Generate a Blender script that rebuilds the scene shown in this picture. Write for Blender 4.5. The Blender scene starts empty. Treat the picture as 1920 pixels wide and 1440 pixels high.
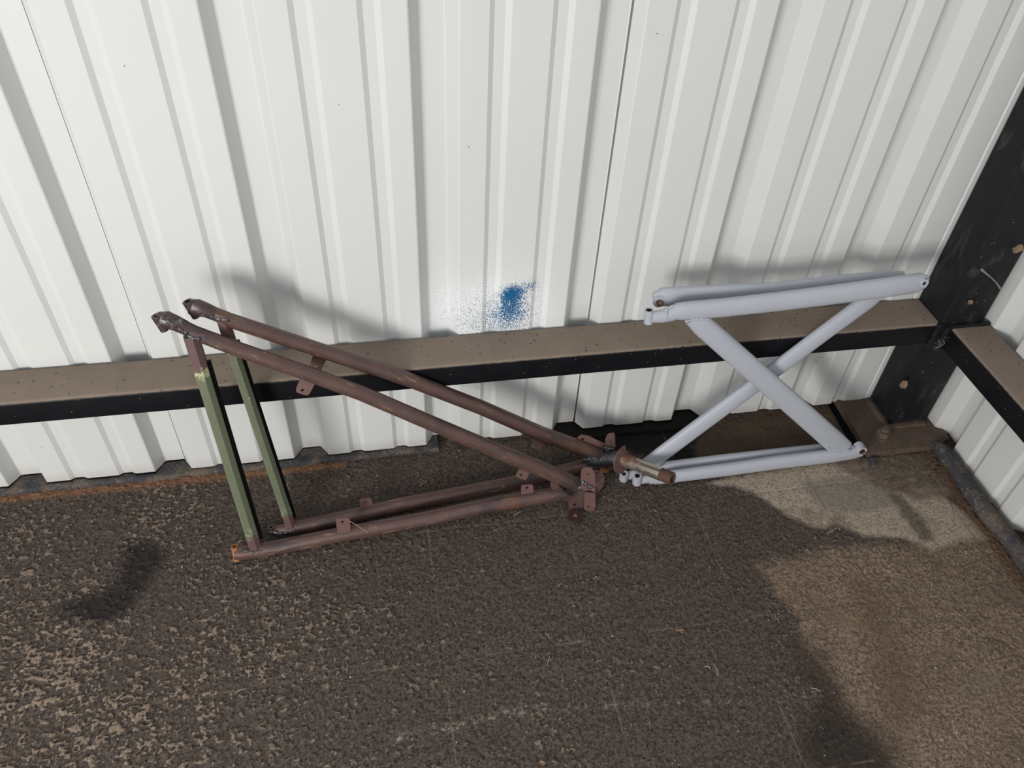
import bpy, bmesh, math, random
import numpy as np
from mathutils import Vector, Matrix, geometry

C = bpy.context.scene.collection
sc = bpy.context.scene

# ------------------------------------------------------------------ camera
YAW, PITCH, ROLL, FPX = -0.2187, -0.7560, -0.0619, 1495.0
CAM = Vector((0.626, -1.281, 1.4233))
RM = (Matrix.Rotation(YAW, 3, 'Z') @ Matrix.Rotation(PITCH, 3, 'X') @ Matrix.Rotation(ROLL, 3, 'Y'))
cam = bpy.data.cameras.new('camera')
cam.sensor_fit = 'HORIZONTAL'; cam.sensor_width = 36; cam.lens = FPX / 1920 * 36
cam.clip_start = .02
co = bpy.data.objects.new('camera', cam); C.objects.link(co)
right, fwd, up = RM.col[0], RM.col[1], RM.col[2]
m4 = Matrix((right, up, -fwd)).transposed().to_4x4(); m4.translation = CAM
co.matrix_world = m4
sc.camera = co

# ------------------------------------------------------------------ world, light, exposure
w = bpy.data.worlds.new('World'); sc.world = w; w.use_nodes = True
bg = w.node_tree.nodes['Background']
bg.inputs[0].default_value = (.90, .95, 1.0, 1); bg.inputs[1].default_value = .70
def area(name, loc, target, sx, sy, energy, col):
    l = bpy.data.lights.new(name, 'AREA'); l.shape = 'RECTANGLE'; l.size = sx; l.size_y = sy
    l.energy = energy; l.color = col
    o = bpy.data.objects.new(name, l); C.objects.link(o); o.location = loc
    o.rotation_euler = (Vector(target) - Vector(loc)).to_track_quat('-Z', 'Y').to_euler()
    return o
area('doorway_daylight', (-1.10, -2.80, 1.06), (1.0, 0, .15), 1.1, .9, 84, (1.0, .975, .94))
sc.view_settings.view_transform = 'Standard'; sc.view_settings.look = 'None'
sc.view_settings.gamma = 1; sc.view_settings.exposure = 0.0
sc.view_settings.use_curve_mapping = False

# ------------------------------------------------------------------ helpers
def ray(px, py):
    d = RM @ Vector((px - 960, FPX, -(py - 720))); return d.normalized()
def at(px, py, n, d):                      # where the sight line through a photo pixel meets a plane n.x = d
    n = Vector(n); r = ray(px, py); return CAM + r * ((d - n.dot(CAM)) / n.dot(r))
def fl(px, py, z=0.0): return at(px, py, (0, 0, 1), z)
def wl(px, py, y=0.0): return at(px, py, (0, 1, 0), y)
def m_of(px, p): return px * (Vector(p) - CAM).dot(fwd) / FPX      # pixels -> metres at point p

class Plane:                                # y = y0 + a (x-x0) + k (z-.02)
    def __init__(s, x0, y0, a, k):
        n = Vector((a, -1, k)); d = a * x0 - y0 + k * .02
        l = n.length; s.n = n / l; s.d = d / l          # n points to -y (towards viewer)
        s.b = None
    def p(s, px, py, off=0.0): return at(px, py, s.n, s.d + off)

def obj(name, bm, mat, parent=None, smooth=True, base=None, auto=35):
    bmesh.ops.recalc_face_normals(bm, faces=bm.faces)
    me = bpy.data.meshes.new(name); 
    if parent is not None and base is None: base = parent_base(parent)
    if base is not None: bmesh.ops.translate(bm, vec=-Vector(base), verts=bm.verts)
    bm.to_mesh(me); bm.free()
    for m in (mat if isinstance(mat, (list, tuple)) else [mat]): me.materials.append(m)
    if smooth:
        me.shade_smooth()
        try: me.set_sharp_from_angle(angle=math.radians(auto))
        except Exception: pass
    o = bpy.data.objects.new(name, me); C.objects.link(o)
    if parent is not None: o.parent = parent
    elif base is not None: o.location = base
    return o
def parent_base(p):
    v = Vector(p.location)
    if p.parent: v = v + parent_base(p.parent)
    return v
def tag(o, label=None, cat=None, group=None, kind=None):
    for k, v in (('label', label), ('category', cat), ('group', group), ('kind', kind)):
        if v: o[k] = v
    return o
def thing(name, loc, label, cat, group=None, kind=None):
    o = bpy.data.objects.new(name, None); C.objects.link(o); o.location = loc; o.empty_display_size = .05
    return tag(o, label, cat, group, kind)

def basis(d, hint):
    d = Vector(d).normalized(); h = Vector(hint); n = (h - d * h.dot(d)).normalized(); return d, n.cross(d), n
def sweep(bm, pts, ra, rb, n, seg=20, cap=True, pw=2.0, mi=0, jit=0, rnd=None):
    """oval section; ra across (in plane), rb along n"""
    rings = []
    N = len(pts)
    for i, p in enumerate(pts):
        a = pts[max(i - 1, 0)]; b = pts[min(i + 1, N - 1)]
        d, u, nn = basis(Vector(b) - Vector(a), n)
        A = ra[i] if hasattr(ra, '__len__') else ra; B = rb[i] if hasattr(rb, '__len__') else rb
        r = []
        for k in range(seg):
            t = 2 * math.pi * k / seg; c, s = math.cos(t), math.sin(t)
            cc = math.copysign(abs(c) ** (2 / pw), c); ss = math.copysign(abs(s) ** (2 / pw), s)
            j = 1 + (rnd.uniform(-jit, jit) if jit else 0)
            r.append(bm.verts.new(Vector(p) + u * A * cc * j + nn * B * ss * j))
        rings.append(r)
    for a, b in zip(rings, rings[1:]):
        for k in range(seg):
            f = bm.faces.new((a[k], a[(k + 1) % seg], b[(k + 1) % seg], b[k])); f.material_index = mi
    if cap:
        for r in (rings[0], rings[-1]): bm.faces.new(r).material_index = mi
    return rings
def ring(bm, p0, p1, ro, ri, seg=20, ro2=None):
    """hollow cylinder (bushing, washer, pipe end)"""
    p0, p1 = Vector(p0), Vector(p1)
    d, u, n = basis(p1 - p0, (0.3, .2, 1) if abs((p1 - p0).normalized().z) < .9 else (1, 0, 0))
    ro2 = ro if ro2 is None else ro2
    L = []
    for p, r in ((p0, ro), (p1, ro2), (p1, ri), (p0, ri)):
        L.append([bm.verts.new(p + (u * math.cos(2 * math.pi * k / seg) + n * math.sin(2 * math.pi * k / seg)) * r) for k in range(seg)])
    for a, b in zip(L, L[1:] + L[:1]):
        for k in range(seg): bm.faces.new((a[k], a[(k + 1) % seg], b[(k + 1) % seg], b[k]))
def plate(bm, outline, holes, n, th):
    """outline and holes: lists of 3-D points in one plane of normal n, extruded by th"""
    n = Vector(n).normalized(); loops = [[Vector(q) for q in outline]] + [[Vector(q) for q in h] for h in holes]
    tri = geometry.tessellate_polygon(loops)
    flat = [q for l in loops for q in l]
    A = [bm.verts.new(q + n * th / 2) for q in flat]; B = [bm.verts.new(q - n * th / 2) for q in flat]
    for t in tri:
        try: bm.faces.new([A[i] for i in t]); bm.faces.new([B[i] for i in reversed(t)])
        except ValueError: pass
    s = 0
    for l in loops:
        k = len(l)
        for i in range(k): bm.faces.new((A[s + i], A[s + (i + 1) % k], B[s + (i + 1) % k], B[s + i]))
        s += k
def circle(c, n, r, seg=14, hint=(1, .1, .2)):
    d, u, v = basis(n, hint)
    return [Vector(c) + (u * math.cos(2 * math.pi * k / seg) + v * math.sin(2 * math.pi * k / seg)) * r for k in range(seg)]
def rounded(pts, r=.25, seg=4):
    """round polygon corners (any-dimension vectors)"""
    out = []; N = len(pts); pts = [Vector(p) for p in pts]
    for i in range(N):
        p = pts[i]; a = pts[i - 1]; b = pts[(i + 1) % N]
        pa = p + (a - p) * r; pb = p + (b - p) * r
        for k in range(seg + 1):
            t = k / seg; out.append(pa * (1 - t) ** 2 + p * 2 * t * (1 - t) + pb * t * t)
    return out
def box(bm, x0, x1, y0, y1, z0, z1, bev=0, seg=3):
    r = bmesh.ops.create_cube(bm, size=1)
    for v in r['verts']:
        v.co = Vector(((x0 + x1) / 2 + v.co.x * (x1 - x0), (y0 + y1) / 2 + v.co.y * (y1 - y0), (z0 + z1) / 2 + v.co.z * (z1 - z0)))
    if bev:
        es = list({e for v in r['verts'] for e in v.link_edges})
        bmesh.ops.bevel(bm, geom=es, offset=bev, segments=seg, affect='EDGES', profile=.5)

# ------------------------------------------------------------------ material kit
class M:
    def __init__(s, name, rough=.6, metal=0.0, spec=.5):
        s.m = bpy.data.materials.new(name); s.m.use_nodes = True; s.t = s.m.node_tree; s.N = s.t.nodes
        s.b = s.N['Principled BSDF']; s.b.inputs['Roughness'].default_value = rough
        s.b.inputs['Metallic'].default_value = metal; s.b.inputs['Specular IOR Level'].default_value = spec
        tc = s.N.new('ShaderNodeTexCoord'); s.co = tc.outputs['Object']
    def L(s, a, b): s.t.links.new(a, b)
    def set(s, inp, v):
        if isinstance(v, bpy.types.NodeSocket): s.L(v, inp)
        elif isinstance(v, (tuple, list)):
            inp.default_value = tuple(v) + (1,) if len(v) == 3 and len(inp.default_value) == 4 else tuple(v)
        else: inp.default_value = v
    def noise(s, scale, detail=4, rough=.6, dist=0, co=None, out=0):
        n = s.N.new('ShaderNodeTexNoise'); s.L(co or s.co, n.inputs['Vector'])
        n.inputs['Scale'].default_value = scale; n.inputs['Detail'].default_value = detail
        n.inputs['Roughness'].default_value = rough; n.inputs['Distortion'].default_value = dist
        return n.outputs[out]
    def vor(s, scale, feature='F1', out='Distance', co=None):
        n = s.N.new('ShaderNodeTexVoronoi'); n.feature = feature; s.L(co or s.co, n.inputs['Vector'])
        n.inputs['Scale'].default_value = scale; return n.outputs[out]
    def math(s, op, a, b=0.0, c=None, clamp=False):
        n = s.N.new('ShaderNodeMath'); n.operation = op; n.use_clamp = clamp
        s.set(n.inputs[0], a); s.set(n.inputs[1], b)
        if c is not None: s.set(n.inputs[2], c)
        return n.outputs[0]
    def step(s, v, lo, hi):
        n = s.N.new('ShaderNodeMapRange'); n.interpolation_type = 'SMOOTHSTEP'
        s.set(n.inputs['Value'], v); s.set(n.inputs['From Min'], lo); s.set(n.inputs['From Max'], hi)
        return n.outputs['Result']
    def mix(s, f, a, b):
        n = s.N.new('ShaderNodeMix'); n.data_type = 'RGBA'
        s.set(n.inputs[0], f); s.set(n.inputs[6], a); s.set(n.inputs[7], b); return n.outputs[2]
    def attr(s, name):
        n = s.N.new('ShaderNodeAttribute'); n.attribute_name = name; return n.outputs['Fac']
    def map(s, sc=(1, 1, 1), rot=(0, 0, 0), loc=(0, 0, 0), co=None):
        n = s.N.new('ShaderNodeMapping'); s.L(co or s.co, n.inputs[0])
        n.inputs['Scale'].default_value = sc; n.inputs['Rotation'].default_value = rot; n.inputs['Location'].default_value = loc
        return n.outputs[0]
    def sep(s, v):
        n = s.N.new('ShaderNodeSeparateXYZ'); s.L(v, n.inputs[0]); return n.outputs
    def dist(s, p, co=None):
        n = s.N.new('ShaderNodeVectorMath'); n.operation = 'DISTANCE'; s.L(co or s.co, n.inputs[0]); n.inputs[1].default_value = p
        return n.outputs['Value']
    def color(s, c): s.set(s.b.inputs['Base Color'], c); return s
    def rough(s, v): s.set(s.b.inputs['Roughness'], v); return s
    def metal(s, v): s.set(s.b.inputs['Metallic'], v); return s
    def bump(s, h, strength=.3, distance=.002):
        n = s.N.new('ShaderNodeBump'); n.inputs['Strength'].default_value = strength; n.inputs['Distance'].default_value = distance
        s.L(h, n.inputs['Height']); s.L(n.outputs[0], s.b.inputs['Normal']); return s
    def up(s):
        g = s.N.new('ShaderNodeNewGeometry'); return s.sep(g.outputs['Normal'])[2]

SPRAY = wl(957, 553)                       # blue overspray on the back wall
def gauss(m, p, sg):                        # exp(-(d/s)^2)
    d = m.dist(p); q = m.math('DIVIDE', d, sg); q = m.math('MULTIPLY', q, q); return m.math('EXPONENT', m.math('MULTIPLY', q, -1.0))

# painted wall sheet
def wall_mat():
    m = M('painted_steel_sheet', .5, 0, .3)
    n = m.noise(3.0, 3); base = m.mix(n, (.590, .592, .576), (.640, .643, .625))
    fine = m.noise(60, 5, .7); base = m.mix(m.step(fine, .55, .85), base, (.60, .60, .585))
    # blue spray paint
    dens = m.math('MULTIPLY', gauss(m, wl(957, 552), .019), 1.1)
    for q, sg, a in (((968, 545), .022, .45), ((992, 538), .020, .42), ((1000, 535), .012, .3), ((960, 577), .034, .62), ((958, 600), .055, .45), ((925, 610), .07, .22), ((870, 605), .06, .2), ((880, 560), .07, .05)):
        dens = m.math('ADD', dens, m.math('MULTIPLY', gauss(m, wl(*q), sg), a))
    dens = m.math('ADD', dens, m.math('MULTIPLY', gauss(m, wl(885, 735), .05), .12))
    cell = m.sep(m.vor(620, out='Color'))[0]
    dd = m.vor(620, out='Distance')
    dots = m.math('MULTIPLY', m.math('LESS_THAN', cell, dens), m.math('LESS_THAN', dd, m.math('ADD', .34, m.math('MULTIPLY', dens, .35))))
    halo = m.math('ADD', gauss(m, wl(945, 600), .12), gauss(m, wl(880, 620), .1), clamp=True)
    base = m.mix(m.math('MULTIPLY', halo, .75), base, (.83, .85, .86))
    blue = m.mix(m.step(dens, .15, .9), (.03, .055, .09), (.01, .10, .24))
    base = m.mix(dots, base, blue)
    # fly specks and little scuffs
    c2 = m.sep(m.vor(42, out='Color')); d2 = m.vor(42, out='Distance')
    sp = m.math('MULTIPLY', m.math('GREATER_THAN', c2[0], .88), m.math('LESS_THAN', d2, m.math('MULTIPLY', c2[1], .055)))
    base = m.mix(m.math('MULTIPLY', sp, .8), base, (.07, .06, .05))
    mp = m.map((30, 30, 7), (0, .5, 0)); c3 = m.sep(m.vor(1.0, out='Color', co=mp)); 
    sc2 = m.noise(26, 6, .75, 1.5)
    lowz = m.step(m.sep(m.co)[2], .28, .05)
    base = m.mix(m.math('MULTIPLY', m.step(sc2, .68, .74), m.math('MULTIPLY', lowz, .45)), base, (.20, .18, .15))
    # grime along the bottom edge
    z = m.sep(m.co)[2]; g = m.math('MULTIPLY', m.step(z, .05, .012), m.noise(30, 4, .7))
    base = m.mix(m.math('MULTIPLY', g, .6), base, (.35, .30, .25))
    m.color(base).bump(m.noise(180, 3), .05, .001)
    return m.m
MAT_WALL = wall_mat()

def black_steel(name='black_painted_steel', dust=True, spray=False):
    m = M(name, .42, 0, .16)
    n = m.noise(14, 5, .7)
    col = m.mix(n, (.003, .003, .0045), (.009, .009, .011))
    sp = m.vor(150, out='Color'); spd = m.vor(150)
    s = m.sep(sp)
    dots = m.math('MULTIPLY', m.math('GREATER_THAN', s[0], .95), m.math('LESS_THAN', spd, m.math('MULTIPLY', s[1], .22)))
    col = m.mix(m.math('MULTIPLY', dots, .7), col, (.25, .24, .22))
    scr = m.noise(1.0, 6, .8, .6, co=m.map((25, 25, 120), (.3, .2, .4)))
    col = m.mix(m.math('MULTIPLY', m.step(scr, .66, .76), .5), col, (.16, .16, .17))
    if spray:
        d = m.math('MULTIPLY', gauss(m, wl(875, 705, -.098), .045), .5)
        cell = m.sep(m.vor(620, out='Color'))[0]
        col = m.mix(m.math('LESS_THAN', cell, d), col, (.02, .06, .12))
    rg = m.math('ADD', .35, m.math('MULTIPLY', n, .25))
    if dust:
        u = m.up(); dn = m.noise(90, 5, .65)
        k = m.step(m.math('ADD', u, m.math('MULTIPLY', m.math('SUBTRACT', dn, .5), .35)), .35, .8)
        dc = m.mix(m.noise(20, 5, .7), (.185, .143, .112), (.27, .215, .17))
        p = m.sep(m.vor(110, out='Color')); pd = m.vor(110)
        pit = m.math('MULTIPLY', m.math('GREATER_THAN', p[0], .72), m.math('LESS_THAN', pd, m.math('MULTIPLY', p[1], .3)))
        dc = m.mix(m.math('MULTIPLY', pit, .75), dc, (.06, .04, .03))
        col = m.mix(k, col, dc); rg = m.math('MAXIMUM', rg, m.math('MULTIPLY', k, .95))
    m.color(col).rough(rg).bump(m.noise(220, 4), .12, .001)
    return m.m
MAT_RAIL = black_steel('dusty_black_rail', True, True)
def post_mat():
    m = M('scuffed_black_column', .45, 0, .2)
    n = m.noise(9, 6, .7); col = m.mix(n, (.004, .004, .0055), (.020, .020, .023))
    haze = m.noise(1, 6, .72, .8, co=m.map((16, 16, 7), (0, .3, 0)))
    col = m.mix(m.math('MULTIPLY', m.step(haze, .50, .80), .6), col, (.11, .11, .105))
    s = m.sep(m.vor(160, out='Color')); d = m.vor(160)
    dots = m.math('MULTIPLY', m.math('GREATER_THAN', s[0], .93), m.math('LESS_THAN', d, m.math('MULTIPLY', s[1], .22)))
    col = m.mix(m.math('MULTIPLY', dots, .75), col, (.30, .29, .27))
    z = m.sep(m.co)[2]; low = m.step(m.math('ADD', z, m.math('MULTIPLY', m.math('SUBTRACT', m.noise(45, 5, .7), .5), .03)), .034, .012)
    col = m.mix(low, col, (.17, .13, .10))
    m.color(col).rough(m.math('ADD', .4, m.math('MULTIPLY', n, .3))).bump(m.noise(120, 5), .15, .001)
    return m.m
MAT_POST = post_mat()
def dirt_metal():
    m = M('dirt_caked_steel', .95, 0, .15)
    n = m.noise(35, 7, .72); u = m.up()
    c = m.mix(n, (.055, .038, .028), (.19, .14, .105)); 
    m.color(c).bump(m.noise(140, 7, .7), .6, .004); return m.m
MAT_PLATE = dirt_metal()
def foam_mat(name, a, b):
    m = M(name, .85, 0, .25); n = m.noise(260, 3, .7); k = m.noise(16, 5, .7)
    c = m.mix(n, a, b); c = m.mix(m.step(k, .42, .62), c, (.125, .098, .076))
    s = m.sep(m.vor(300, out='Color')); c = m.mix(m.math('MULTIPLY', m.math('GREATER_THAN', s[0], .95), .35), c, (.30, .29, .27))
    m.color(c).bump(n, .5, .002); return m.m
MAT_FOAM = foam_mat('weathered_foam', (.026, .026, .030), (.072, .070, .076))
MAT_TAR = foam_mat('black_sealant', (.004, .004, .004), (.012, .011, .010))
MAT_TAR = M('black_sealant', .8, 0, .2); MAT_TAR.color(MAT_TAR.mix(MAT_TAR.noise(60, 5), (.003, .003, .003), (.016, .013, .011))).bump(MAT_TAR.noise(90, 5), .6, .004); MAT_TAR = MAT_TAR.m

def rust_mat(name='oxidised_brown_tube', orange=.0, ang=0.0):
    m = M(name, .40, 0, .5)
    n = m.noise(22, 6, .7); c = m.mix(n, (.070, .038, .033), (.150, .088, .076))
    n2 = m.noise(9, 4, .6); c = m.mix(m.step(n2, .52, .72), c, (.055, .042, .042))
    sp = m.noise(1, 5, .75, .4, co=m.map((14, 110, 130), co=m.map(rot=(0, ang, 0))))
    c = m.mix(m.math('MULTIPLY', m.step(sp, .58, .66), .7), c, (.33, .20, .14))
    or_ = m.noise(7, 3, .6); c = m.mix(m.math('MULTIPLY', m.step(or_, .6 - orange, .8), .55), c, (.22, .10, .045))
    m.color(c).rough(m.math('ADD', .20, m.math('MULTIPLY', n, .35))).metal(.2).bump(m.noise(240, 5, .7), .16, .001)
    return m.m
MAT_RUST = rust_mat('oxidised_brown_tube', .0, .12); MAT_RUST_UP = rust_mat('oxidised_brown_upper_tube', .03, -.62);
def tab_mat():
    m = M('pink_brown_primed_plate', .6, 0, .35); n = m.noise(60, 6, .7)
    m.color(m.mix(n, (.100, .052, .045), (.185, .104, .090))).bump(n, .2, .001); return m.m
MAT_TAB = tab_mat()
def burnt_mat():
    m = M('heat_tinted_end', .35, .45, .5); n = m.noise(45, 6, .75); c = m.mix(n, (.035, .026, .026), (.13, .085, .08))
    c = m.mix(m.step(m.noise(70, 4), .56, .7), c, (.20, .21, .24)); m.color(c).bump(m.noise(130, 5), .5, .002); return m.m
MAT_END = burnt_mat()
def weld_mat():
    m = M('weld_metal', .28, .85, .6); n = m.noise(120, 5, .7)
    c = m.mix(n, (.055, .048, .052), (.30, .31, .34)); c = m.mix(m.step(m.noise(30, 3), .5, .7), c, (.10, .06, .055))
    m.color(c).bump(m.noise(160, 5, .7), .8, .003); return m.m
MAT_WELD = weld_mat()
def orange_mat():
    m = M('orange_rust', .9); m.color(m.mix(m.noise(120, 5), (.20, .07, .02), (.42, .19, .07))).bump(m.noise(300, 4), .4, .001); return m.m
MAT_ORANGE = orange_mat()
def axle_mat():
    m = M('worn_axle_steel', .3, .9, .5); n = m.noise(24, 5, .7, .4)
    r = m.step(m.math('ADD', n, m.math('MULTIPLY', m.step(m.attr('along'), .6, .0), .22)), .55, .66)
    c = m.mix(r, (.50, .45, .38), (.16, .075, .045))
    m.color(c).metal(m.math('SUBTRACT', .9, m.math('MULTIPLY', r, .75))).rough(m.math('ADD', .25, m.math('MULTIPLY', r, .4))).bump(n, .2, .001); return m.m
MAT_AXLE = axle_mat()
def thread_mat():
    m = M('rusty_thread', .7, .1); m.color(m.mix(m.noise(90, 5), (.06, .026, .018), (.15, .07, .048))); return m.m
MAT_THREAD = thread_mat()
def brace_mat():
    m = M('green_and_rust_brace', .5, 0, .45); t = m.attr('along'); n = m.noise(70, 5, .7, 1.0)
    tn = m.math('ADD', t, m.math('MULTIPLY', m.math('SUBTRACT', n, .5), .09))
    g = m.mix(m.noise(18, 5, .7), (.098, .112, .068), (.148, .165, .105))
    chips = m.noise(110, 6, .75); g = m.mix(m.math('MULTIPLY', m.step(chips, .60, .68), .6), g, (.07, .035, .02))
    lt = m.noise(85, 5, .7, .5); g = m.mix(m.math('MULTIPLY', m.step(lt, .69, .74), .6), g, (.55, .56, .42))
    rust = m.mix(m.noise(40, 5, .7), (.075, .045, .045), (.16, .088, .08))
    a0, a1 = .135, .91
    edge = m.math('ADD', m.math('MULTIPLY', m.step(tn, .12, .135), m.step(tn, .19, .14)), m.math('MULTIPLY', m.step(tn, .87, .90), m.step(tn, .93, .905)))
    k = m.math('MULTIPLY', m.step(tn, a0 - .012, a0 + .012), m.step(tn, a1 + .012, a1 - .012))
    c = m.mix(k, rust, g); c = m.mix(m.math('MULTIPLY', edge, m.step(m.noise(60, 3), .45, .6)), c, (.48, .48, .28))
    m.color(c).bump(m.noise(120, 4), .12, .001); return m.m
MAT_BRACE = brace_mat()
MAT_SHADED_MAROON = M('shaded_maroon', .7, 0, .3).color((.040, .018, .016)).m  # shadow of the lug above, put into the washer's colour
MAT_BLACK = M('flat_black', .7, 0, .1).color((.004, .004, .004)).m  # plain black for the brace strips and the painted-in gap shadow
def grey_mat():
    m = M('grey_primer_paint', .42, 0, .45); n = m.noise(12, 5, .6); c = m.mix(n, (.385, .40, .445), (.43, .445, .49))
    s = m.noise(55, 6, .8, 1.2); c = m.mix(m.math('MULTIPLY', m.step(s, .72, .77), .5), c, (.22, .21, .22))
    m.color(c).bump(m.noise(260, 3), .08, .0008); return m.m
MAT_GREY = grey_mat()
MAT_BOLT = M('copper_brown_bolt', .35, .7); MAT_BOLT.color(MAT_BOLT.mix(MAT_BOLT.noise(200), (.16, .08, .06), (.36, .22, .16))); MAT_BOLT = MAT_BOLT.m
MAT_HOLE = M('hollow_interior', .9, 0, .1).color((.012, .010, .010)).m
def leaf_mat():
    m = M('dry_leaf', .7); m.color(m.mix(m.noise(180, 5, .7), (.24, .14, .075), (.66, .50, .33))).bump(m.noise(200), .4, .001); return m.m
MAT_LEAF = leaf_mat()
MAT_STRAW = M('dry_straw', .7).color((.42, .36, .26)).m
MAT_GRIT = M('pale_grit', .8); MAT_GRIT.color(MAT_GRIT.mix(MAT_GRIT.noise(90, 2), (.22, .17, .12), (.60, .55, .47))); MAT_GRIT = MAT_GRIT.m
MAT_WEB = M('cobweb_fluff', .9).color((.22, .20, .19)).m
MAT_LIGHT_BLOCK = M('dark_light_block', .8, 0, .1).color((.012, .010, .009)).m  # for the added strips that block light behind the sheets

# ------------------------------------------------------------------ floor
def vnoise(X, Y, sc_, seed):
    rs = np.random.RandomState(seed); T = rs.rand(256, 256)
    x = X * sc_; y = Y * sc_; xi = np.floor(x).astype(int); yi = np.floor(y).astype(int)
    fx = x - xi; fy = y - yi; fx = fx * fx * (3 - 2 * fx); fy = fy * fy * (3 - 2 * fy)
    g = lambda a, b: T[a % 256, b % 256]
    return (g(xi, yi) * (1 - fx) + g(xi + 1, yi) * fx) * (1 - fy) + (g(xi, yi + 1) * (1 - fx) + g(xi + 1, yi + 1) * fx) * fy
def fbm(X, Y, s, seed, o=4):
    r = 0; a = 1; t = 0
    for i in range(o): r = r + a * vnoise(X, Y, s * 2 ** i, seed + i); t += a; a *= .55
    return r / t
def sdf(X, Y, px):
    """signed distance (inside positive) to a floor polygon given by its photo outline"""
    P = [fl(*q) for q in px]; P = [(p.x, p.y) for p in P]
    D = np.full(X.shape, 1e9); ins = np.zeros(X.shape, bool)
    for (x0, y0), (x1, y1) in zip(P, P[1:] + P[:1]):
        ex, ey = x1 - x0, y1 - y0; wx, wy = X - x0, Y - y0
        t = np.clip((wx * ex + wy * ey) / (ex * ex + ey * ey + 1e-12), 0, 1)
        D = np.minimum(D, np.hypot(wx - t * ex, wy - t * ey))
        c = ((y0 > Y) != (y1 > Y)) & (X < ex * (Y - y0) / (ey if abs(ey) > 1e-12 else 1e-12) + x0)
        ins ^= c
    return np.where(ins, D, -D)
def line_d(X, Y, px):
    P = [fl(*q) for q in px]; D = np.full(X.shape, 1e9)
    for a, b in zip(P, P[1:]):
        ex, ey = b.x - a.x, b.y - a.y; wx, wy = X - a.x, Y - a.y
        t = np.clip((wx * ex + wy * ey) / (ex * ex + ey * ey), 0, 1)
        D = np.minimum(D, np.hypot(wx - t * ex, wy - t * ey))
    return D

def build_floor():
    st = .0023
    xs = np.concatenate([np.linspace(-3, -.5, 26)[:-1], np.arange(-.5, 2.12, st), [2.2, 2.4]])
    ys = np.concatenate([np.linspace(-4, -1.2, 29)[:-1], np.arange(-1.2, .062, st), [.08, .12]])
    X, Y = np.meshgrid(xs, ys)
    nx, ny = len(xs), len(ys)
    tx = np.abs(((X - .389) / .3017 + .5) % 1 - .5) * .3017
    ty = np.abs(((Y - TY0) / .3017 + .5) % 1 - .5) * .3017
    light = sdf(X, Y, LIGHT)
    dust = np.clip(sdf(X, Y, DUSTY) / .3 + .5, 0, 1); bare = np.clip(sdf(X, Y, BARE) / .02 + .5, 0, 1)
    n1 = 1 - np.abs(fbm(X + .010 * fbm(X, Y, 40, 77, 2), Y * 1.2, 88, 3, 3) - .5) * 3.2; n1 = .55 * n1 + .45 * fbm(X * .9 + Y * .3, Y, 130, 63, 2); n2 = fbm(X, Y, 150, 21, 3); reg = fbm(X, Y, 7, 41, 3)
    thr = .745 - .075 * dust + .00 * bare - .22 * (reg - .5) - .075 * np.clip((.95 - X) / .9, 0, 1) - .03
    crumb = np.clip((n1 - thr) / .20, 0, 1); crumb = crumb * crumb * (3 - 2 * crumb)
    roughness = np.clip((-light) / .03 + .3, .22, 1)
    Z = (.0026 * crumb * (1 - .35 * bare) + .0026 * (n2 - .5) + .0016 * (fbm(X, Y, 260, 33, 1) - .5) * 1.0) * roughness
    Z -= .0010 * np.exp(-(np.minimum(tx, ty) / .0025) ** 2)
    Z += .003 * (fbm(X, Y, 3, 55, 2) - .5)
    # heaved, cracked crust in front of the base plate
    cr = sdf(X, Y, CRUST); Z += np.clip(cr / .03, 0, 1) * .006 * (fbm(X, Y * 1.6, 40, 91, 4) - .35)
    Z -= Z.max() * .5
    Z[(Y > .03) | (Y < -2)] = 0
    co = np.stack([X, Y, Z], -1).reshape(-1, 3)
    i = np.arange(nx - 1)[None, :] + np.arange(ny - 1)[:, None] * nx
    F = np.stack([i, i + 1, i + 1 + nx, i + nx], -1).reshape(-1, 4)
    me = bpy.data.meshes.new('floor'); me.vertices.add(len(co)); me.vertices.foreach_set('co', co.ravel())
    me.loops.add(F.size); me.loops.foreach_set('vertex_index', F.ravel())
    me.polygons.add(len(F)); me.polygons.foreach_set('loop_start', np.arange(0, F.size, 4)); me.polygons.foreach_set('loop_total', np.full(len(F), 4))
    me.update(calc_edges=True)
    me.polygons.foreach_set('use_smooth', np.ones(len(F), bool))
    def A(n, v):
        a = me.attributes.new(n, 'FLOAT', 'POINT'); a.data.foreach_set('value', np.ascontiguousarray(v, dtype=np.float32).ravel())
    A('s_oil', sdf(X, Y, OIL)); A('s_light', light); A('s_bare', sdf(X, Y, BARE)); A('s_streak', sdf(X, Y, STREAK))
    A('s_rust', sdf(X, Y, RUSTY)); A('s_corner', cr); A('s_black', sdf(X, Y, BLACKPATCH)); A('s_screed', sdf(X, Y, SCREED))
    A('s_brown', sdf(X, Y, BROWNBACK)); A('s_pale', line_d(X, Y, PALE)); A('s_foam', line_d(X, Y, FOAMLINE))
    A('s_orange', line_d(X, Y, ORANGELINE)); A('l_tile', np.minimum(tx, ty)); A('s_wet', sdf(X, Y, WET)); A('s_dust', sdf(X, Y, DUSTY))
    A('s_adh', line_d(X, Y, ADHESIVE)); A('crumb', crumb)
    o = bpy.data.objects.new('floor', me); C.objects.link(o); o['kind'] = 'structure'
    return o
TY0 = -.2405
OIL = [(105, 1140), (200, 1100), (228, 1060), (232, 1020), (268, 1012), (310, 1032), (300, 1060), (278, 1090), (262, 1125), (240, 1150), (200, 1165), (110, 1160)]
LIGHT = [(1330, 905), (1390, 912), (1440, 940), (1475, 965), (1530, 985), (1570, 985), (1625, 1002), (1700, 1010), (1750, 1030), (1820, 1010), (1850, 1005), (1800, 950), (1740, 905), (1660, 880), (1590, 850), (1480, 870)]
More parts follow.
